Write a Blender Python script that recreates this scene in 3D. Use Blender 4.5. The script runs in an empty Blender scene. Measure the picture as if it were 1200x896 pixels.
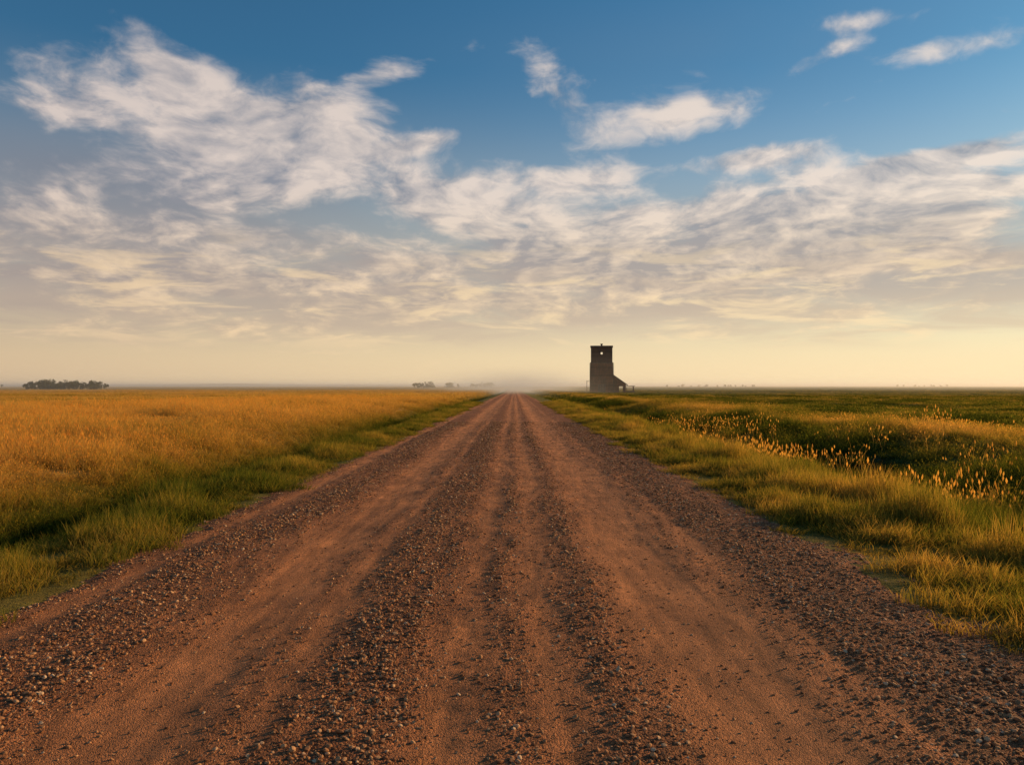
import bpy, math, random
import numpy as np
from mathutils import Vector
rng=np.random.default_rng(7); random.seed(7)
F=933.0; H=1.7
SUN_AZ=math.radians(62); SUN_EL=math.radians(13.5)
scene=bpy.context.scene
def link(o,parent=None):
    scene.collection.objects.link(o)
    if parent: o.parent=parent
    return o
# ---------------------------------------------------------------- noise
def _h(i,j,s):
    v=np.sin(i*127.1+j*311.7+s*74.7)*43758.5453
    return v-np.floor(v)
def vn(x,y,s=0):
    x=np.asarray(x,float);y=np.asarray(y,float)
    i=np.floor(x);j=np.floor(y);fx=x-i;fy=y-j
    fx=fx*fx*(3-2*fx);fy=fy*fy*(3-2*fy)
    return (_h(i,j,s)*(1-fx)+_h(i+1,j,s)*fx)*(1-fy)+(_h(i,j+1,s)*(1-fx)+_h(i+1,j+1,s)*fx)*fy
def fbm(x,y,s=0,o=4):
    t=0;a=.5;n=0
    for k in range(o):
        t=t+a*vn(x*2**k,y*2**k,s+k*13);n+=a;a*=.5
    return t/n-.5
def sm(a,b,x):
    t=np.clip((x-a)/(b-a),0,1);return t*t*(3-2*t)
XL,XR=-3.8,3.2
def edge(y): return .6*fbm(y*.7,y*0+3,5)+.3*fbm(y*2.3,y*0+8,6)
def base(y): return -0.0032*np.clip(y,-50,300)
def wob(y): return 1.2*fbm(y*0+1.5,y*.05,2)
def ground_z(x,y):
    x=np.asarray(x,float);y=np.asarray(y,float)
    w=wob(y)
    sl=XL-x; sr=x-XR
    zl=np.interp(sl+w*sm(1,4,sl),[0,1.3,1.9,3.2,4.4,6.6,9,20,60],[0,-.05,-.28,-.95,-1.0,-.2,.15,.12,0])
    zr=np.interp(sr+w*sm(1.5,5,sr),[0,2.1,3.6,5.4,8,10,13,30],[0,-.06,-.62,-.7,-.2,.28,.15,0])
    z=np.where(sl>0,zl,0)+np.where(sr>0,zr,0)
    out=np.maximum(sl,sr)
    z=z+sm(0,4,out)*.5*fbm(x*.22,y*.11,9)*(1-sm(40,200,out))+sm(0,1,out)*.16*fbm(x*1.1,y*1.1,4)
    z=z+.5*sm(15,80,out)*fbm(x*.02,y*.012,31)*(1-sm(300,1500,y))
    z=np.where(out<0,-.12*sm(0,.35,-out),z)
    return z+base(y)
# tint: 0 dark green plus painted shade, .5 yellow green, 1 gold
def tint(x,y):
    x=np.asarray(x,float);y=np.asarray(y,float)
    w=wob(y)
    sl=XL-x+w*sm(1,4,XL-x); sr=x-XR+w*sm(1.5,5,x-XR)
    n=fbm(x*.35,y*.2,21); n2=fbm(x*.03,y*.015,22); n3=fbm(x*1.5,y*1.5,23); n4=fbm(x*.03,y*.06,24);n5=fbm(x*.10,y*.16,25)
    tl=np.interp(sl,[0,1.3,1.9,4.4,5.1,6.4,8.5,300],[.46,.36,.03,.0,.42,.80,.92,.95])+.55*n*sm(4.6,8,sl)+.6*n2*sm(10,30,sl)+.5*n4*sm(10,30,sl)+.5*n5*sm(6,12,sl)  # ditch grass is dark green, darkened further to paint in the ditch's shade
    tr=np.interp(sr,[0,2,3.2,5.2,7,8.5,10.5,13,17,22],[.50,.48,.22,.26,.14,.28,.68,.48,.28,.22])+1.3*n*sm(2,4,sr)+.4*n2*sm(15,30,sr)  # dip on the road-facing bank slope paints its shade into the grass colour
    tr=np.where(y>150,tr+.5*sm(150,260,y)*np.clip(fbm(x*.004,y*.012,44)*3+.1,0,1),tr)
    t=np.where(x<0,tl,tr)+.35*n3*np.where((x<0)&(sl>1.6)&(sl<4.6),.2,1)
    return np.clip(t,0,1)
# ---------------------------------------------------------------- node helper
class NT:
    def __init__(s,nt): s.t=nt;nt.nodes.clear()
    def n(s,typ,inp=None,**kw):
        nd=s.t.nodes.new(typ)
        for k,v in kw.items(): setattr(nd,k,v)
        if inp:
            for k,v in inp.items(): s.set(nd.inputs[k],v)
        return nd
    def set(s,sock,v):
        if isinstance(v,bpy.types.NodeSocket): s.t.links.new(v,sock)
        else: sock.default_value=v
    def m(s,op,a,b=None,c=None,clamp=False):
        nd=s.t.nodes.new('ShaderNodeMath');nd.operation=op;nd.use_clamp=clamp
        for i,v in enumerate((a,b,c)):
            if v is not None: s.set(nd.inputs[i],v)
        return nd.outputs[0]
    def v(s,op,a,b=None,scale=None):
        nd=s.t.nodes.new('ShaderNodeVectorMath');nd.operation=op
        s.set(nd.inputs[0],a)
        if b is not None: s.set(nd.inputs[1],b)
        if scale is not None: s.set(nd.inputs['Scale'],scale)
        return nd.outputs[1] if op in('LENGTH','DOT_PRODUCT','DISTANCE') else nd.outputs[0]
    def mix(s,f,a,b,blend='MIX'):
        nd=s.t.nodes.new('ShaderNodeMix');nd.data_type='RGBA';nd.blend_type=blend
        s.set(nd.inputs[0],f)
        for i,v in((6,a),(7,b)):
            if isinstance(v,tuple) and len(v)==3: v=(*v,1)
            s.set(nd.inputs[i],v)
        return nd.outputs[2]
    def mr(s,x,a,b,c=0.,d=1.,smooth=True):
        nd=s.t.nodes.new('ShaderNodeMapRange')
        nd.interpolation_type='SMOOTHSTEP' if smooth else 'LINEAR'
        for i,v in enumerate((x,a,b,c,d)): s.set(nd.inputs[i],v)
        return nd.outputs[0]
    def noise(s,vec,scale,detail=4,rough=.5,dist=0.,dim='3D'):
        nd=s.t.nodes.new('ShaderNodeTexNoise');nd.noise_dimensions=dim
        s.set(nd.inputs['Vector'],vec)
        for k,v in(('Scale',scale),('Detail',detail),('Roughness',rough),('Distortion',dist)): s.set(nd.inputs[k],v)
        return nd.outputs[0]
    def ramp(s,f,stops):
        nd=s.t.nodes.new('ShaderNodeValToRGB');cr=nd.color_ramp
        while len(cr.elements)<len(stops): cr.elements.new(.5)
        for e,(p,c) in zip(cr.elements,stops): e.position=p;e.color=(*c,1)
        s.set(nd.inputs[0],f);return nd.outputs[0]
def new_mat(name):
    m=bpy.data.materials.new(name);m.use_nodes=True;return m,NT(m.node_tree)
# ---------------------------------------------------------------- WORLD
world=bpy.data.worlds.new("World");scene.world=world;world.use_nodes=True
T=NT(world.node_tree)
tc=T.n('ShaderNodeTexCoord');D=T.v('NORMALIZE',tc.outputs['Generated'])
sky=T.n('ShaderNodeTexSky',sky_type='NISHITA',sun_disc=False,sun_elevation=SUN_EL,sun_rotation=SUN_AZ,altitude=0,air_density=1.0,dust_density=0.6,ozone_density=2.5)
sp=T.n('ShaderNodeSeparateXYZ',{0:D})
dx,dy,dz=sp.outputs
el=T.m('ARCSINE',dz);az=T.m('ARCTAN2',dx,dy)
AE=T.n('ShaderNodeCombineXYZ',{0:az,1:el,2:0.}).outputs[0]
hs=T.v('DOT_PRODUCT',D,(math.sin(SUN_AZ),math.cos(SUN_AZ),0.))
sunside=T.mr(hs,-.2,1.0,0.,1.,False)
def px2ae(px,py):
    tx=(px-603)/F;ty=(452-py)/F
    a=math.atan(tx);return a,math.atan(ty*math.cos(a))
def blob(px,py,rx,ry,rot=0.,amp=1.):
    a,e=px2ae(px,py);sx=rx/F*math.cos(a)**2;sy=ry/F*math.cos(a)
    mp=T.n('ShaderNodeMapping',{0:AE,'Location':(a,e,0),'Rotation':(0,0,math.radians(rot)),'Scale':(sx,sy,1)},vector_type='TEXTURE')
    l=T.v('LENGTH',mp.outputs[0])
    return T.m('MULTIPLY',T.mr(l,1.,0.),amp)
def add(lst):
    r=lst[0]
    for q in lst[1:]: r=T.m('ADD',r,q)
    return r
den=T.m('ADD',T.m('MAXIMUM',dz,0.),.24)
P=T.v('SCALE',D,scale=T.m('DIVIDE',1.,den))
P=T.v('MULTIPLY',P,(1.05,1.,0.))
warp=T.n('ShaderNodeTexNoise',{'Vector':P,'Scale':1.8,'Detail':4.});
Pw=T.v('ADD',P,T.v('SCALE',T.v('SUBTRACT',warp.outputs['Color'],(.5,.5,.5)),scale=.34))
def cl(Pv):
    a=T.noise(Pv,3.3,8,.57,.1)
    b=T.noise(Pv,14.,5,.6,.3)
    return T.m('ADD',T.m('MULTIPLY',a,.86),T.m('MULTIPLY',b,.14))
n1=cl(Pw)
n2=cl(T.v('ADD',Pw,(math.sin(SUN_AZ)*.06,math.cos(SUN_AZ)*.06,0.)))
cover=add([
 blob(80,90,120,55,-25,.65),blob(200,95,160,65,-25,.85),blob(350,160,230,100,-8,1.2),blob(230,175,290,85,0,.6),
 blob(60,125,110,30,-10,.45),
 blob(500,165,90,18,15,.65),blob(450,85,80,24,15,.5),blob(645,100,70,50,-30,.75),blob(800,140,160,42,8,.75),
 blob(955,70,110,24,20,.5),blob(1000,25,100,16,0,.4),blob(870,185,140,24,3,.85),blob(1120,55,150,22,0,.4),blob(1160,130,90,18,0,.45),
 blob(140,270,360,120,0,.65),blob(540,230,180,50,0,.85),blob(700,208,140,30,0,.85),blob(900,245,460,80,4,.9),
 blob(1120,250,240,90,0,.85),blob(650,295,440,80,0,.85),blob(900,325,480,60,0,.8),blob(300,335,480,60,0,.75),
 blob(1080,190,180,24,8,.85),blob(250,385,360,28,0,.7),blob(600,365,300,28,0,.65),blob(1000,375,300,26,0,.6)])
cover=T.m('MINIMUM',cover,1.2)
dens=T.mr(T.m('ADD',n1,T.m('MULTIPLY',cover,.31)),.56,.80)
veil=T.m('MINIMUM',add([blob(70,255,460,150,0,1.5),blob(330,330,640,100,0,1.1),blob(1180,300,280,100,0,1.1),blob(700,350,800,75,0,1.1),blob(880,275,460,85,0,.7),blob(300,210,280,90,0,.4),blob(880,60,600,90,0,.15)]),1.)
vn_=T.noise(Pw,1.9,5,.5,.2)
vf=T.m('MULTIPLY',veil,T.mr(vn_,.28,.56,.45,1.))
relief=T.m('MULTIPLY_ADD',T.m('SUBTRACT',n1,n2),5.5,.74)
relief=T.m('ADD',relief,T.m('MULTIPLY',T.m('SUBTRACT',T.noise(Pw,20.,5,.65,.3),.5),.5))
thick=T.mr(T.m('ADD',n1,T.m('MULTIPLY',cover,.30)),.74,.98)
lit=T.m('SUBTRACT',relief,T.m('ADD',T.m('MULTIPLY',veil,.34),T.m('MULTIPLY',thick,.28)),clamp=True)
warmlow=T.mr(el,.26,.06)
lit_col=T.mix(warmlow,(8.5,7.5,6.9),(9.8,7.6,5.0))
shd_col=T.mix(warmlow,(3.0,3.3,4.0),(4.9,4.15,3.6))
ccol=T.mix(lit,shd_col,lit_col)
tintside=T.mix(sunside,(.84,.80,.79),(1.1,1.06,.98))
ccol=T.mix(1.,ccol,tintside,'MULTIPLY')
skc=T.mix(1.,sky.outputs[0],(.44,.88,1.02),'MULTIPLY')
hz=T.m('POWER',T.m('SUBTRACT',1.,T.mr(el,0.,.38,0.,1.,False)),1.5)
hcol=T.mix(sunside,(6.8,4.9,3.1),(11.,8.6,5.0))
c0=T.mix(T.m('MULTIPLY',hz,.92),skc,hcol)
vcol=T.mix(1.,T.mix(warmlow,(2.3,2.75,3.5),(5.2,4.35,3.8)),tintside,'MULTIPLY')
c0=T.mix(T.m('MULTIPLY',vf,.85),c0,vcol)
c1=T.mix(T.m('MULTIPLY',dens,.88),c0,ccol)
st=T.noise(T.n('ShaderNodeCombineXYZ',{0:T.m('MULTIPLY',az,5.5),1:T.m('MULTIPLY',el,34.),2:0.}).outputs[0],1.,6,.58,.5)
sb=T.m('MULTIPLY',T.mr(el,.035,.065),T.mr(el,.20,.11))
sf=T.m('MULTIPLY',T.mr(st,.42,.64),T.m('MULTIPLY',sb,.7))
c2=T.mix(sf,c1,T.mix(sunside,(3.5,3.0,2.85),(6.1,4.9,3.8)))
st2=T.noise(T.n('ShaderNodeCombineXYZ',{0:T.m('MULTIPLY_ADD',az,8.,7.),1:T.m('MULTIPLY',el,46.),2:3.}).outputs[0],1.,6,.6,.5)
c2=T.mix(T.m('MULTIPLY',T.mr(st2,.50,.66),T.m('MULTIPLY',sb,.7)),c2,T.mix(sunside,(8.2,6.,3.8),(10.4,8.1,4.9)))
hz2=T.m('POWER',T.m('SUBTRACT',1.,T.mr(el,0.,.12,0.,1.,False)),1.3)
c3=T.mix(T.m('MULTIPLY',hz2,.92),c2,hcol)
bg=T.n('ShaderNodeBackground',{'Color':c3,'Strength':.1})
T.t.links.new(bg.outputs[0],T.n('ShaderNodeOutputWorld').inputs[0])
# sun
sd=Vector((math.sin(SUN_AZ)*math.cos(SUN_EL),math.cos(SUN_AZ)*math.cos(SUN_EL),math.sin(SUN_EL)))
L=bpy.data.lights.new('sun','SUN');L.energy=5;L.angle=math.radians(.6);L.color=(1,.63,.28)
lo=link(bpy.data.objects.new('sun',L));lo.rotation_euler=sd.to_track_quat('Z','Y').to_euler();lo.location=(60,60,60)
# ---------------------------------------------------------------- grid helper
def grid(name,xs,ys,zf,mat,attr=None):
    X,Y=np.meshgrid(xs,ys);Z=zf(X,Y)
    co=np.stack([X,Y,Z],-1).reshape(-1,3)
    nx,ny=len(xs),len(ys)
    i=np.arange(nx-1)[None,:]+nx*np.arange(ny-1)[:,None]
    f=np.stack([i,i+1,i+nx+1,i+nx],-1).reshape(-1,4)
    me=mesh_np(name,co,f,mat)
    if attr:
        a=me.attributes.new(attr[0],'FLOAT','POINT');a.data.foreach_set('value',attr[1](X,Y).reshape(-1).astype(np.float32))
    return link(bpy.data.objects.new(name,me))
def mesh_np(name,co,f,mat=None,smooth=True):
    me=bpy.data.meshes.new(name);k=f.shape[1]
    me.vertices.add(len(co));me.vertices.foreach_set('co',np.asarray(co,np.float32).reshape(-1))
    me.loops.add(f.size);me.loops.foreach_set('vertex_index',f.reshape(-1).astype(np.int32))
    me.polygons.add(len(f));me.polygons.foreach_set('loop_start',(np.arange(len(f))*k).astype(np.int32))
    me.polygons.foreach_set('loop_total',np.full(len(f),k,np.int32))
    me.polygons.foreach_set('use_smooth',np.full(len(f),smooth))
    me.update(calc_edges=True)
    if mat: me.materials.append(mat)
    return me
GSTOPS=[(0.,(.028,.042,.010)),(.3,(.10,.125,.02)),(.5,(.25,.205,.04)),(.75,(.42,.27,.068)),(1.,(.58,.365,.115))]  # first stop: dark green deepened to carry the painted ditch shade
# ---------------------------------------------------------------- ground
gm,g=new_mat('ground_soil_grass')
geo=g.n('ShaderNodeNewGeometry');pos=geo.outputs['Position']
at=g.n('ShaderNodeAttribute',attribute_name='tint').outputs['Fac']
nA=g.noise(g.v('MULTIPLY',pos,(1.,.35,1.)),.25,8,.65)
nB=g.noise(pos,3.,6,.7)
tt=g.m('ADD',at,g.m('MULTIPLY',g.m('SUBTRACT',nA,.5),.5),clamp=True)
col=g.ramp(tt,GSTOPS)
col=g.mix(1.,col,g.ramp(nB,[(.3,(.55,.5,.45)),(.7,(1.1,1.1,1.1))]),'MULTIPLY')
bmp=g.n('ShaderNodeBump',{'Height':g.m('ADD',nB,g.noise(pos,25.,4,.7)),'Strength':.8,'Distance':.15})
pb=g.n('ShaderNodeBsdfPrincipled',{'Base Color':col,'Roughness':.95,'Normal':bmp.outputs[0]})
pb.inputs['Specular IOR Level'].default_value=.1
g.t.links.new(pb.outputs[0],g.n('ShaderNodeOutputMaterial').inputs[0])
def geom(a,b,n): return np.geomspace(a,b,n)
xs=np.concatenate([-geom(26,6000,60)[::-1],np.arange(-25.75,26,.25),geom(26.2,6000,60)])
ys=np.concatenate([np.arange(-15,0,1.),np.arange(0,30,.3),geom(30.3,9000,220)])
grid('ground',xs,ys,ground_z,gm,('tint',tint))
# ---------------------------------------------------------------- road
def bands(x,y):
    """gravel looseness 0..1 across the road"""
    xx=x+.16*fbm(y*.12,y*0+7,61)+.05*fbm(y*.8,x*.5,66)
    g=np.ones_like(xx)*.64
    for c,w,d in((-3.45,.14,.5),(-1.9,.40,.75),(-.32,.16,.5),(.22,.18,.5),(1.25,.42,.8),(-1.3,.1,.3),(2.0,.12,.3)):
        g=g-d*np.exp(-((xx-c)/w)**2)
    g=g+.35*np.exp(-((xx+.85)/.28)**2)+.4*np.exp(-((xx+2.8)/.35)**2)+.4*np.exp(-((xx-2.6)/.5)**2)+.2*np.exp(-((xx-.6)/.14)**2)
    g=g+.8*fbm(x*2.5,y*.35,62)+.5*fbm(x*7,y*2,67)
    return np.clip(g,0,1)
def road_z(x,y):
    ed=np.minimum(x-XL,XR-x)+edge(y)
    b=bands(x,y)
    z=.03*sm(0,2.5,ed)-.05*sm(.1,-.5,ed)+.026*(b-.4)+.018*fbm(x*4,y*2,63)+.014*fbm(x*20,y*15,64)*(.4+b)
    z=z-.02*np.exp(-((x+1.9)/.35)**2)-.02*np.exp(-((x-1.25)/.35)**2)
    z=z+.005*np.sin(y*30+7*fbm(x*5,y*2,69))*(np.exp(-((x-.2)/.16)**2)+.7*np.exp(-((x+.3)/.12)**2))*sm(.35,.6,vn(x*3,y*.6,65))
    return z+base(y)+.006
rm,g=new_mat('gravel_road')
pos=g.n('ShaderNodeNewGeometry').outputs['Position']
ba=g.n('ShaderNodeAttribute',attribute_name='gravel').outputs['Fac']
n0=g.noise(pos,1.3,5,.6);n1_=g.noise(g.v('MULTIPLY',pos,(4.,.5,1.)),2.,5,.7)
vor=g.n('ShaderNodeTexVoronoi',{'Vector':pos,'Scale':70.})
vor2=g.n('ShaderNodeTexVoronoi',{'Vector':pos,'Scale':150.})
nf=g.noise(pos,60.,4,.7)
c=g.mix(ba,(.60,.265,.11),(.35,.155,.07))
c=g.mix(1.,c,g.ramp(n0,[(.3,(.66,.63,.61)),(.7,(1.2,1.14,1.05))]),'MULTIPLY')
c=g.mix(1.,c,g.ramp(n1_,[(.35,(.66,.65,.64)),(.65,(1.24,1.2,1.18))]),'MULTIPLY')
c=g.mix(g.m('MULTIPLY_ADD',ba,.6,.3),c,g.mix(1.,c,g.ramp(vor.outputs['Color'],[(.2,(.42,.42,.42)),(.8,(1.7,1.5,1.35))]),'MULTIPLY'))
hgt=g.m('ADD',g.m('MULTIPLY',g.m('SUBTRACT',1.,vor.outputs['Distance']),g.m('MULTIPLY_ADD',ba,.9,.35)),g.m('ADD',g.m('MULTIPLY',g.m('SUBTRACT',1.,vor2.outputs['Distance']),.45),g.m('MULTIPLY',nf,.7)))
bmp=g.n('ShaderNodeBump',{'Height':hgt,'Strength':1.,'Distance':.03})
pb=g.n('ShaderNodeBsdfPrincipled',{'Base Color':c,'Roughness':.85,'Normal':bmp.outputs[0]});pb.inputs['Specular IOR Level'].default_value=.2
g.t.links.new(pb.outputs[0],g.n('ShaderNodeOutputMaterial').inputs[0])
xr=np.arange(XL-.45,XR+.46,.03)
yr=[1.0]
while yr[-1]<30: yr.append(yr[-1]+max(.025,yr[-1]*.006))
yr=np.concatenate([np.arange(-15,1,.5),np.array(yr),geom(yr[-1]*1.01,900,200)])
grid('gravel_road',xr,yr,road_z,rm,('gravel',bands))
# ---------------------------------------------------------------- scatter helper
def scatter(name,pts,sc,tn,coll,idx,rotx=.0):
    me=bpy.data.meshes.new(name);n=len(pts)
    me.vertices.add(n);me.vertices.foreach_set('co',pts.astype(np.float32).reshape(-1))
    a=me.attributes.new('sc','FLOAT_VECTOR','POINT');a.data.foreach_set('vector',sc.astype(np.float32).reshape(-1))
    a=me.attributes.new('tint','FLOAT','POINT');a.data.foreach_set('value',tn.astype(np.float32))
    r=np.stack([rng.uniform(-rotx,rotx,n),rng.uniform(-rotx,rotx,n),rng.uniform(0,6.283,n)],-1)
    a=me.attributes.new('rot','FLOAT_VECTOR','POINT');a.data.foreach_set('vector',r.astype(np.float32).reshape(-1))
    a=me.attributes.new('idx','INT','POINT');a.data.foreach_set('value',idx.astype(np.int32))
    o=link(bpy.data.objects.new(name,me))
    ng=bpy.data.node_groups.new(name+'_scatter','GeometryNodeTree')
    ng.interface.new_socket('Geometry',in_out='INPUT',socket_type='NodeSocketGeometry')
    ng.interface.new_socket('Geometry',in_out='OUTPUT',socket_type='NodeSocketGeometry')
    N=ng.nodes;gi=N.new('NodeGroupInput');go=N.new('NodeGroupOutput')
    ci=N.new('GeometryNodeCollectionInfo');ci.inputs['Collection'].default_value=coll
    ci.inputs['Separate Children'].default_value=True;ci.inputs['Reset Children'].default_value=True
    ip=N.new('GeometryNodeInstanceOnPoints');ip.inputs['Pick Instance'].default_value=True
    def na(nm,dt):
        q=N.new('GeometryNodeInputNamedAttribute');q.data_type=dt;q.inputs['Name'].default_value=nm
        return [s for s in q.outputs if s.enabled and s.name=='Attribute'][0]
    er=N.new('FunctionNodeEulerToRotation')
    lk=ng.links.new
    lk(gi.outputs[0],ip.inputs['Points']);lk(ci.outputs[0],ip.inputs['Instance'])
    lk(na('idx','INT'),ip.inputs['Instance Index']);lk(na('rot','FLOAT_VECTOR'),er.inputs[0]);lk(er.outputs[0],ip.inputs['Rotation'])
    lk(na('sc','FLOAT_VECTOR'),ip.inputs['Scale']);lk(ip.outputs[0],go.inputs[0])
    md=o.modifiers.new('scatter','NODES');md.node_group=ng
    return o
# ---------------------------------------------------------------- grass material
am,g=new_mat('grass')
ti=g.n('ShaderNodeAttribute',attribute_name='tint',attribute_type='INSTANCER').outputs['Fac']
bl=g.n('ShaderNodeAttribute',attribute_name='blade').outputs['Fac']
oi=g.n('ShaderNodeObjectInfo').outputs['Random']
t_=g.m('ADD',ti,g.m('MULTIPLY_ADD',bl,.38,-.17),clamp=True)
t_=g.m('ADD',t_,g.m('MULTIPLY_ADD',oi,.2,-.1),clamp=True)
gc=g.ramp(t_,GSTOPS)
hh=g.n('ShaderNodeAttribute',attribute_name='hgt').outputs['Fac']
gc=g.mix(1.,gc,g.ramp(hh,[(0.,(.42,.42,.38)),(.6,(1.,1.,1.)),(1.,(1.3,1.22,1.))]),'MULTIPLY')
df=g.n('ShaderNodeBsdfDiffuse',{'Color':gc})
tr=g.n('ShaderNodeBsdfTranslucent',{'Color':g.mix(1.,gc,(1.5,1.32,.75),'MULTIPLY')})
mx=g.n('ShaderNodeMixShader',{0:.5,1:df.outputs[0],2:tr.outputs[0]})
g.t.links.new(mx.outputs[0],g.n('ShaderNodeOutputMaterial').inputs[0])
def tuft(name,n,rad,h0,h1,w,lean,head=0.,hw=.010):
    V=[];Fc=[];B=[];HG=[]
    for k in range(n):
        a=random.uniform(0,6.283);r=rad*math.sqrt(random.random())
        x0,y0=r*math.cos(a),r*math.sin(a);h=random.uniform(h0,h1)
        la=random.uniform(0,6.283);ln=lean*h*random.uniform(.2,1.)
        fa=random.uniform(0,6.283);wx,wy=math.cos(fa)*w/2,math.sin(fa)*w/2
        b=random.random();i0=len(V)
        for q,(t,ww) in enumerate(((0,1.),(.45,.85),(.8,.5))):
            cx=x0+ln*t*t*math.cos(la);cy=y0+ln*t*t*math.sin(la);z=h*(t-.12*lean*t*t)-.02*(t==0)
            V+=[(cx-wx*ww,cy-wy*ww,z),(cx+wx*ww,cy+wy*ww,z)];B+=[b,b];HG+=[t,t]
        V.append((x0+ln*math.cos(la),y0+ln*math.sin(la),h*(1-.12*lean)));B.append(b);HG.append(1.)
        Fc+=[(i0,i0+1,i0+3,i0+2),(i0+2,i0+3,i0+5,i0+4),(i0+4,i0+5,i0+6)]
        if random.random()<head:
            cx,cy,cz=V[-1];s=h*.14;wd=h*hw+.0018
            for u in(0,1):
                ax,ay=(wd,0) if u==0 else (0,wd);j=len(V)
                V+=[(cx,cy,cz-s*.55),(cx-ax,cy-ay,cz),(cx,cy,cz+s*.6),(cx+ax,cy+ay,cz)]
                B+=[.8]*4;HG+=[1.]*4;Fc.append((j,j+1,j+2,j+3))
    me=bpy.data.meshes.new(name);me.from_pydata(V,[],Fc);me.materials.append(am)
    a=me.attributes.new('blade','FLOAT','POINT');a.data.foreach_set('value',B)
    a=me.attributes.new('hgt','FLOAT','POINT');a.data.foreach_set('value',HG)
    return bpy.data.objects.new(name,me)
def coll(name,objs):
    c=bpy.data.collections.new(name)
    for o in objs: c.objects.link(o)
    return c
CS=coll('short_tufts',[tuft('short_tuft_%d'%i,46,.14,.05,.2,.006,.8) for i in range(5)])
CT=coll('tall_tufts',[tuft('tall_tuft_%d'%i,34,.2,.2,.6,.007,.6,.2) for i in range(5)])
CF=coll('field_tufts',[tuft('field_tuft_%d'%i,60,.6,.2,.5,.022,.4,.12) for i in range(5)])
CK=coll('seed_stalk_plants',[tuft('seed_stalk_%d'%i,4,.2,.55,1.,.008,.35,1.,.017) for i in range(4)])
def samp(N,z0,z1,p=1.):
    u=rng.random(N);z=z0+(z1-z0)*u**p
    x=rng.uniform(-1,1,N)*(.70*z+3.5);return x,z
def off(x): return np.where(x<0,XL-x,x-XR)
def mk(name,x,y,sxy,sz,tn,c,k):
    pts=np.stack([x,y,ground_z(x,y)],-1);s=np.stack([sxy,sxy,sz],-1)
    return scatter(name,pts,s,tn,c,rng.integers(0,k,len(x)),.15)
# verge short grass
N=95000
y=rng.uniform(2.5,100,N)*rng.random(N)**.35;y=np.clip(y,2.5,None)
side=rng.random(N)<.5;s=rng.uniform(-.6,4.8,N)
x=np.where(side,XL-s,XR+s)
patch=fbm(x*1.3,y*1.1,72)
keep=(s+edge(y)+.9*fbm(x*1.7,y*1.7,71)>rng.random(N)**2*.7-.05)&(rng.random(N)<np.where(s<.5,.55,1))&(np.abs(x)<.75*y+4)&(rng.random(N)<.75+2.*patch)
x,y=x[keep],y[keep];s=off(x)
f=1+y*.018
hv=np.where(x<0,.45+.55*np.clip(s/1.2,0,1),.5+.95*np.clip(s/1.8,0,1))*rng.uniform(.5,1.4,len(x))*(1+3.4*fbm(x*1.3,y*1.1,72))*np.where((s>1.9)&(x<0),.6,1)
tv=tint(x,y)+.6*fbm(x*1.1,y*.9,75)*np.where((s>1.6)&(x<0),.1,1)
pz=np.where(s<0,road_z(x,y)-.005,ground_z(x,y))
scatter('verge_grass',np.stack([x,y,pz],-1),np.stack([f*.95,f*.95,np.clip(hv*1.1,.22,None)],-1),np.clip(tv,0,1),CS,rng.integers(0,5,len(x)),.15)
# tall grass in ditches and on banks
x,y=samp(80000,4,120,1.25);s=off(x)
pt=fbm(x*.5,y*.4,77)
keep=(s>2.4)&(rng.random(len(x))<sm(2.4,4.8,s))&(s<30)&((x<0)|(rng.random(len(x))<np.where(s>14,.5,.8)+1.2*pt))
x,y=x[keep],y[keep];s=off(x)
hv=np.where(x<0,np.interp(s,[2,4,5,7,12],[.2,.28,.5,.8,.85]),np.interp(s,[2,4,6,9,12,16],[.3,.4,.5,.8,.5,.28]))
hv=hv*rng.uniform(.6,1.3,len(x))*(1+2.2*fbm(x*.3,y*.3,73))
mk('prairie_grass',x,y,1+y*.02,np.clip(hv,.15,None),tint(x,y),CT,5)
# far field
x,y=samp(55000,22,450,1.3);s=off(x)
keep=(s>np.where(y>100,3.,14))
x,y=x[keep],y[keep];s=off(x)
hv=np.where(x<0,.75,np.where(s>13,.4,.7))*rng.uniform(.6,1.25,len(x))*(1+1.5*fbm(x*.08,y*.05,78))
mk('field_grass',x,y,(1.1+y*.009),hv,tint(x,y),CF,5)
# seed stalks in the ditch and on the bank to the right
cx=[];cy=[]
for (X,Z,wx,wy,n) in((8.1,14.3,.8,.7,44),(7.4,22.5,.9,1.5,110),(8.8,36,1.2,4,100),(10.5,17,.4,1.,10),(12,25,1.,2,24)):
    cx.append(rng.normal(X,wx,n));cy.append(rng.normal(Z,wy,n))
cx=np.concatenate(cx);cy=np.concatenate(cy)
mk('seed_stalks',cx,cy,np.ones(len(cx)),rng.uniform(.6,1.,len(cx)),np.full(len(cx),.85),CK,4)
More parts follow.
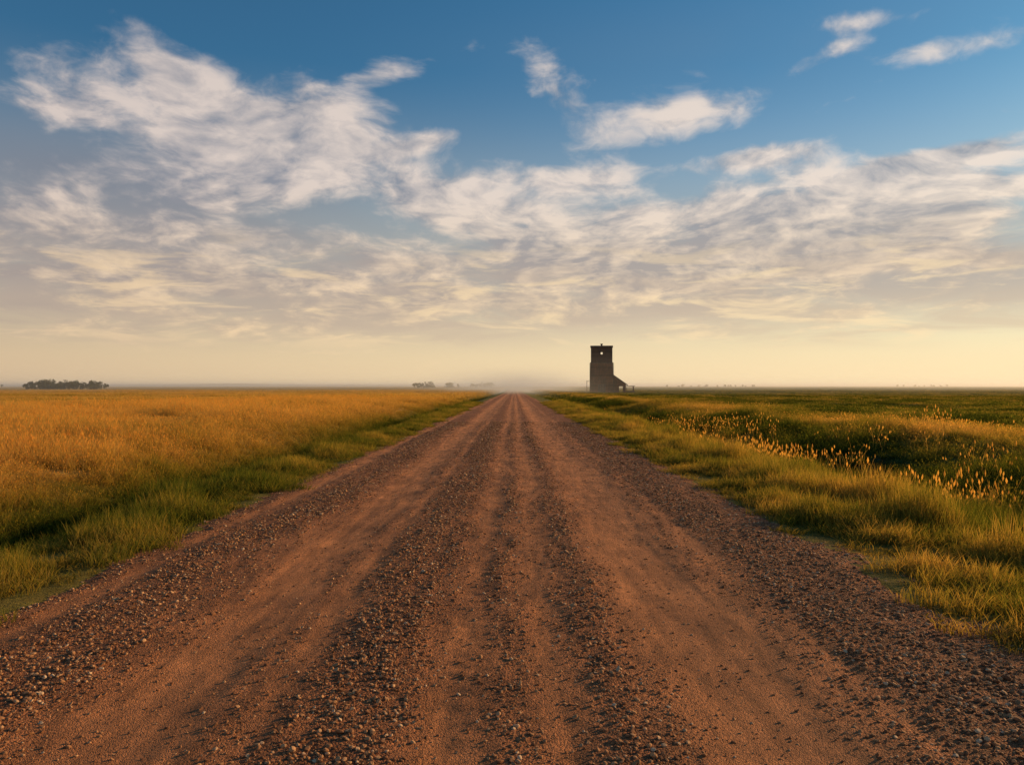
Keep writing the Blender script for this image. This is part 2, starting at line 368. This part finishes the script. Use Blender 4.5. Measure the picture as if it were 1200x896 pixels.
# ---------------------------------------------------------------- stones
sm_,g=new_mat('stone')
oi=g.n('ShaderNodeObjectInfo').outputs['Random'];pos=g.n('ShaderNodeNewGeometry').outputs['Position']
c=g.ramp(oi,[(0.,(.14,.06,.027)),(.35,(.29,.13,.056)),(.7,(.43,.21,.088)),(.92,(.55,.31,.15)),(1.,(.62,.43,.26))])
pb=g.n('ShaderNodeBsdfPrincipled',{'Base Color':c,'Roughness':.8})
pb.inputs['Specular IOR Level'].default_value=.15
g.t.links.new(pb.outputs[0],g.n('ShaderNodeOutputMaterial').inputs[0])
import bmesh
def stone(i):
    bm=bmesh.new();bmesh.ops.create_icosphere(bm,subdivisions=2,radius=1)
    o=Vector((random.random()*9,random.random()*9,random.random()*9));from mathutils import noise as mn
    cuts=[(Vector((random.gauss(0,1),random.gauss(0,1),random.gauss(0,1))).normalized(),random.uniform(.55,.8)) for _ in range(6)]
    for v in bm.verts:
        for nrm,d in cuts:
            q=v.co.dot(nrm)
            if q>d: v.co-=nrm*(q-d)*.9
        v.co*=1+.25*mn.noise(v.co*1.3+o);v.co.z*=.68;v.co.x*=1.15
    me=bpy.data.meshes.new('stone_%d'%i);bm.to_mesh(me);bm.free();me.materials.append(sm_)
    return bpy.data.objects.new('stone_%d'%i,me)
CR=coll('stones',[stone(i) for i in range(6)])
N=300000
y=2.6*np.exp(rng.random(N)*math.log(40/2.6));x=rng.uniform(XL-.4,XR+.4,N)
b=bands(x,y);keep=rng.random(N)<(.12+.88*b**1.4)*.75
x,y,b=x[keep],y[keep],b[keep]
size=.003+.0098*rng.random(len(x))**4+.010*(rng.random(len(x))<.02)*rng.random(len(x));size=size*(1+y*.03)*(.75+.45*b)
pts=np.stack([x,y,road_z(x,y)+size*.15],-1)
scatter('road_gravel',pts,np.stack([size]*3,-1),b,CR,rng.integers(0,6,len(x)),.5)
# ---------------------------------------------------------------- grain elevator
def wood(name,c1,c2,sc=3.2,axis=2,seed=0.):
    m,g=new_mat(name)
    oc=g.n('ShaderNodeTexCoord').outputs['Object'];s=g.n('ShaderNodeSeparateXYZ',{0:oc})
    q=g.m('MULTIPLY',s.outputs[axis],sc);fr=g.m('FRACT',q);fl=g.m('FLOOR',q)
    wn=g.n('ShaderNodeTexWhiteNoise',{'Vector':g.n('ShaderNodeCombineXYZ',{0:fl,1:seed,2:0.}).outputs[0]})
    nz=g.noise(oc,.35,6,.7);ns=g.noise(g.v('MULTIPLY',oc,(3.,3.,.3)),1.,5,.7)
    c=g.mix(g.mr(nz,.35,.65),c1,c2)
    c=g.mix(1.,c,g.ramp(wn.outputs[0],[(0,(.65,.65,.65)),(1,(1.2,1.2,1.2))]),'MULTIPLY')
    c=g.mix(1.,c,g.ramp(ns,[(.35,(.6,.6,.6)),(.65,(1.15,1.15,1.15))]),'MULTIPLY')
    gap=g.mr(fr,.0,.12);c=g.mix(gap,(.01,.008,.006),c)
    bm=g.n('ShaderNodeBump',{'Height':gap,'Distance':.05,'Strength':.7})
    p=g.n('ShaderNodeBsdfPrincipled',{'Base Color':c,'Roughness':.85,'Normal':bm.outputs[0]})
    g.t.links.new(p.outputs[0],g.n('ShaderNodeOutputMaterial').inputs[0]);return m
W1=wood('weathered_boards',(.28,.11,.05),(.16,.082,.05),1.6)
W2=wood('weathered_boards_dark',(.17,.08,.045),(.105,.062,.043),1.4)
RF=wood('roof_shingles',(.09,.06,.05),(.13,.09,.075),5.,1)
TM=wood('trim_timber',(.20,.13,.09),(.14,.09,.07),1.,0)
def polymesh(name,V,Fc,mat,parent):
    me=bpy.data.meshes.new(name);me.from_pydata(V,[],Fc);me.materials.append(mat)
    bm=bmesh.new();bm.from_mesh(me);bmesh.ops.recalc_face_normals(bm,faces=bm.faces);bm.to_mesh(me);bm.free()
    return link(bpy.data.objects.new(name,me),parent)
def boxes(name,lst,mat,parent):
    V=[];Fc=[]
    for (x0,x1,y0,y1,z0,z1) in lst:
        i=len(V);V+=[(x,y,z) for z in(z0,z1) for y in(y0,y1) for x in(x0,x1)]
        Fc+=[(i,i+1,i+3,i+2),(i+4,i+5,i+7,i+6),(i,i+1,i+5,i+4),(i+2,i+3,i+7,i+6),(i,i+2,i+6,i+4),(i+1,i+3,i+7,i+5)]
    return polymesh(name,V,Fc,mat,parent)
E=link(bpy.data.objects.new('grain_elevator',None))
E.location=(32.8,300,float(base(np.array(300.)))-.1);E.rotation_euler=(0,0,math.radians(-6))
def holed(y0,y1,x0,x1,z0,z1,holes):
    r=[];xx=x0
    for(hx0,hx1,hz0,hz1) in sorted(holes):
        r+=[(xx,hx0,y0,y1,z0,z1),(hx0,hx1,y0,y1,z0,hz0),(hx0,hx1,y0,y1,hz1,z1)];xx=hx1
    r.append((xx,x1,y0,y1,z0,z1));return r
polymesh('tower_walls',[(-4.3,-4.4,0),(4.3,-4.4,0),(4.3,4.4,0),(-4.3,4.4,0),(-4.15,-4.3,11.2),(4.15,-4.3,11.2),(4.15,4.3,11.2),(-4.15,4.3,11.2)],
 [(0,1,5,4),(1,2,6,5),(2,3,7,6),(3,0,4,7),(4,5,6,7)],W1,E)
boxes('tower_cornice',[(-4.35,4.35,-4.5,4.5,11.2,11.45)],TM,E)
hw=holed(-4.0,-3.8,-3.75,3.75,11.45,17.2,[(-.35,.35,14.5,15.4)])+holed(3.8,4.0,-3.75,3.75,11.45,17.2,[(-.9,.7,14.2,15.6)])
hw+=[(-3.95,-3.75,-4.0,4.0,11.45,17.2),(3.75,3.95,-4.0,4.0,11.45,17.2)]
boxes('headhouse_walls',hw,W2,E)
polymesh('headhouse_roof',[(-4.2,-4.3,17.2),(4.2,-4.3,17.2),(4.2,4.3,17.2),(-4.2,4.3,17.2),(-4.2,-4.3,17.45),(4.2,-4.3,17.45),(4.2,4.3,17.45),(-4.2,4.3,17.45),(-4.2,0,17.95),(4.2,0,17.95)],
 [(0,3,2,1),(0,1,5,4),(2,3,7,6),(4,5,9,8),(6,7,8,9),(1,2,6,9,5),(0,4,8,7,3)],RF,E)
boxes('roof_vent',[(-.35,.35,-.35,.35,17.96,18.5),(-.5,.5,-.5,.5,18.5,18.65)],TM,E)
boxes('window_frames',[(-.5,-.35,-4.06,-4.0,14.35,15.55),(.35,.5,-4.06,-4.0,14.35,15.55),(-.35,.35,-4.06,-4.0,14.35,14.5),(-.35,.35,-4.06,-4.0,15.4,15.55),
 (-1.4,1.4,-4.5,-4.42,0,3.4)],TM,E)
boxes('corner_boards',[(-4.42,-4.2,-4.52,-4.42,0,11.1),(4.2,4.42,-4.52,-4.42,0,11.1),(-3.98,-3.8,-4.07,-4.0,11.46,17.1),(3.8,3.98,-4.07,-4.0,11.46,17.1)],TM,E)
polymesh('shed_walls',[(4.3,-3.6,0),(6.4,-3.6,0),(6.4,-3.6,2.6),(8.0,-3.6,2.6),(8.0,-3.6,0),(8.9,-3.6,0),(8.9,-3.6,3.4),(4.3,-3.6,6.6),
 (4.3,3.6,0),(6.4,3.6,0),(6.4,3.6,2.6),(8.0,3.6,2.6),(8.0,3.6,0),(8.9,3.6,0),(8.9,3.6,3.4),(4.3,3.6,6.6)],
 [(0,1,2,3,6,7),(3,4,5,6),(8,9,10,11,14,15),(11,12,13,14),(5,13,14,6),(1,9,10,2),(4,12,11,3),(2,3,11,10)],W1,E)
polymesh('shed_roof',[(4.2,-4.0,6.85),(9.6,-4.0,2.98),(9.6,4.0,2.98),(4.2,4.0,6.85),(4.2,-4.0,7.1),(9.6,-4.0,3.23),(9.6,4.0,3.23),(4.2,4.0,7.1)],
 [(0,1,2,3),(4,5,6,7),(0,1,5,4),(1,2,6,5),(2,3,7,6),(3,0,4,7)],RF,E)
boxes('loading_ramp',[(9.0,12.2,-2.4,2.4,.2,.9),(9.2,9.4,-2.3,-2.1,.9,2.2),(11.7,11.9,-2.3,-2.1,.9,2.6),(11.7,11.9,2.1,2.3,.9,2.6),(9.0,12.3,-2.6,2.6,2.6,2.8)],W2,E)
boxes('spout',[(-5.6,-5.4,-2.,-1.8,0,4.8),(-5.4,-4.3,-1.97,-1.83,4.5,4.65)],TM,E)
# ---------------------------------------------------------------- distant trees
lm,g=new_mat('foliage')
oi=g.noise(g.n('ShaderNodeNewGeometry').outputs['Position'],.35,4,.6)
c=g.ramp(oi,[(.3,(.03,.04,.012)),(.7,(.085,.09,.03))])
p=g.n('ShaderNodeBsdfPrincipled',{'Base Color':c,'Roughness':.9});g.t.links.new(p.outputs[0],g.n('ShaderNodeOutputMaterial').inputs[0])
def treeline(name,px0,px1,Z,hpx,dens=1.):
    x0=(px0-603)/F*Z;x1=(px1-603)/F*Z;hh=hpx/F*Z
    V=[];Fc=[];n=max(3,int((x1-x0)/(hh*.45)*dens))
    for k in range(n):
        cx=random.uniform(x0,x1);cy=Z+random.uniform(-12,12);h=hh*random.uniform(.6,1.05);gz=float(ground_z(cx,cy))
        i=len(V);w=h*.03
        V+=[(cx-w,cy,gz-.3),(cx+w,cy,gz-.3),(cx,cy+w,gz-.3),(cx-w*.4,cy,gz+h*.7),(cx+w*.4,cy,gz+h*.7),(cx,cy+w*.4,gz+h*.7)]
        Fc+=[(i,i+1,i+4,i+3),(i+1,i+2,i+5,i+4),(i+2,i,i+3,i+5)]
        for b in range(9):
            bx=cx+random.gauss(0,.25)*h;by=cy+random.gauss(0,.2)*h;bz=gz+h*random.uniform(.12,.85);br=h*random.uniform(.14,.26)
            for l in range(60):
                d=Vector((random.gauss(0,1),random.gauss(0,1),random.gauss(0,1))).normalized()*br*random.uniform(.5,1.1)
                c=Vector((bx,by,bz))+d;s=h*.045*random.uniform(.6,1.3)
                u=Vector((random.gauss(0,1),random.gauss(0,1),random.gauss(0,1))).normalized();v=u.orthogonal().normalized()
                j=len(V);V+=[tuple(c-u*s),tuple(c+v*s),tuple(c+u*s),tuple(c-v*s)];Fc.append((j,j+1,j+2,j+3))
    me=bpy.data.meshes.new(name);me.from_pydata(V,[],Fc);me.materials.append(lm)
    link(bpy.data.objects.new(name,me))
treeline('distant_treeline',33,118,650,11,2.4)
treeline('distant_treeline',485,515,1100,7)
treeline('distant_treeline',520,585,1300,7,.7)
treeline('distant_treeline',-60,0,1500,5,.6)
treeline('distant_treeline',780,890,1900,3.5,.3)
treeline('distant_treeline',1050,1110,2300,3,.3)
# low hills on the horizon
hm,g=new_mat('hill_grass')
p=g.n('ShaderNodeBsdfPrincipled',{'Base Color':g.ramp(g.noise(g.n('ShaderNodeNewGeometry').outputs['Position'],.004,5),[(.4,(.20,.14,.07)),(.6,(.32,.21,.10))]),'Roughness':1.})
g.t.links.new(p.outputs[0],g.n('ShaderNodeOutputMaterial').inputs[0])
hx=np.linspace(-6500,6500,200);hy=np.linspace(5000,7500,14)
grid('distant_hills',hx,hy,lambda X,Y:-3+np.sin((Y-5000)/2500*np.pi)*(6+34*np.clip(fbm(X*.0007,Y*.0004,81)+.12+.12*(X<0),0,1)),hm)
# ---------------------------------------------------------------- haze and airborne dust
def vol(name,loc,size,build):
    bm=bmesh.new();bmesh.ops.create_cube(bm,size=1)
    me=bpy.data.meshes.new(name);bm.to_mesh(me);bm.free()
    m,g=new_mat(name);build(g);me.materials.append(m)
    o=link(bpy.data.objects.new(name,me));o.location=loc;o.scale=size;return o
def hz_(g):
    v=g.n('ShaderNodeVolumeScatter',{'Color':(1.,.96,.86,1),'Density':.00045,'Anisotropy':.35})
    g.t.links.new(v.outputs[0],g.n('ShaderNodeOutputMaterial').inputs['Volume'])
vol('haze',(0,3650,1),(12000,7000,18),hz_)
def du_(g):
    oc=g.n('ShaderNodeTexCoord').outputs['Object']
    l=g.v('LENGTH',oc)
    nz=g.noise(g.v('MULTIPLY',oc,(5.,3.,3.)),1.,3,.5)
    d=g.m('MULTIPLY',g.m('MULTIPLY',g.m('POWER',g.mr(l,.5,.0),1.4),g.mr(nz,.3,.65,.4,1.3)),.012)
    v=g.n('ShaderNodeVolumeScatter',{'Color':(1.,.93,.76,1),'Density':d,'Anisotropy':.4})
    g.t.links.new(v.outputs[0],g.n('ShaderNodeOutputMaterial').inputs['Volume'])
vol('dust_cloud',(-2,400,-2),(110,540,32),du_)
# ---------------------------------------------------------------- camera
cd=bpy.data.cameras.new('camera');cd.lens=28.;cd.sensor_width=36;cd.clip_end=20000;cd.clip_start=.05
co=link(bpy.data.objects.new('camera',cd));co.location=(0,0,H)
co.rotation_euler=(math.radians(90+.25),0,math.radians(.18))
scene.camera=co
scene.view_settings.view_transform='Standard';scene.view_settings.look='None';scene.view_settings.exposure=0
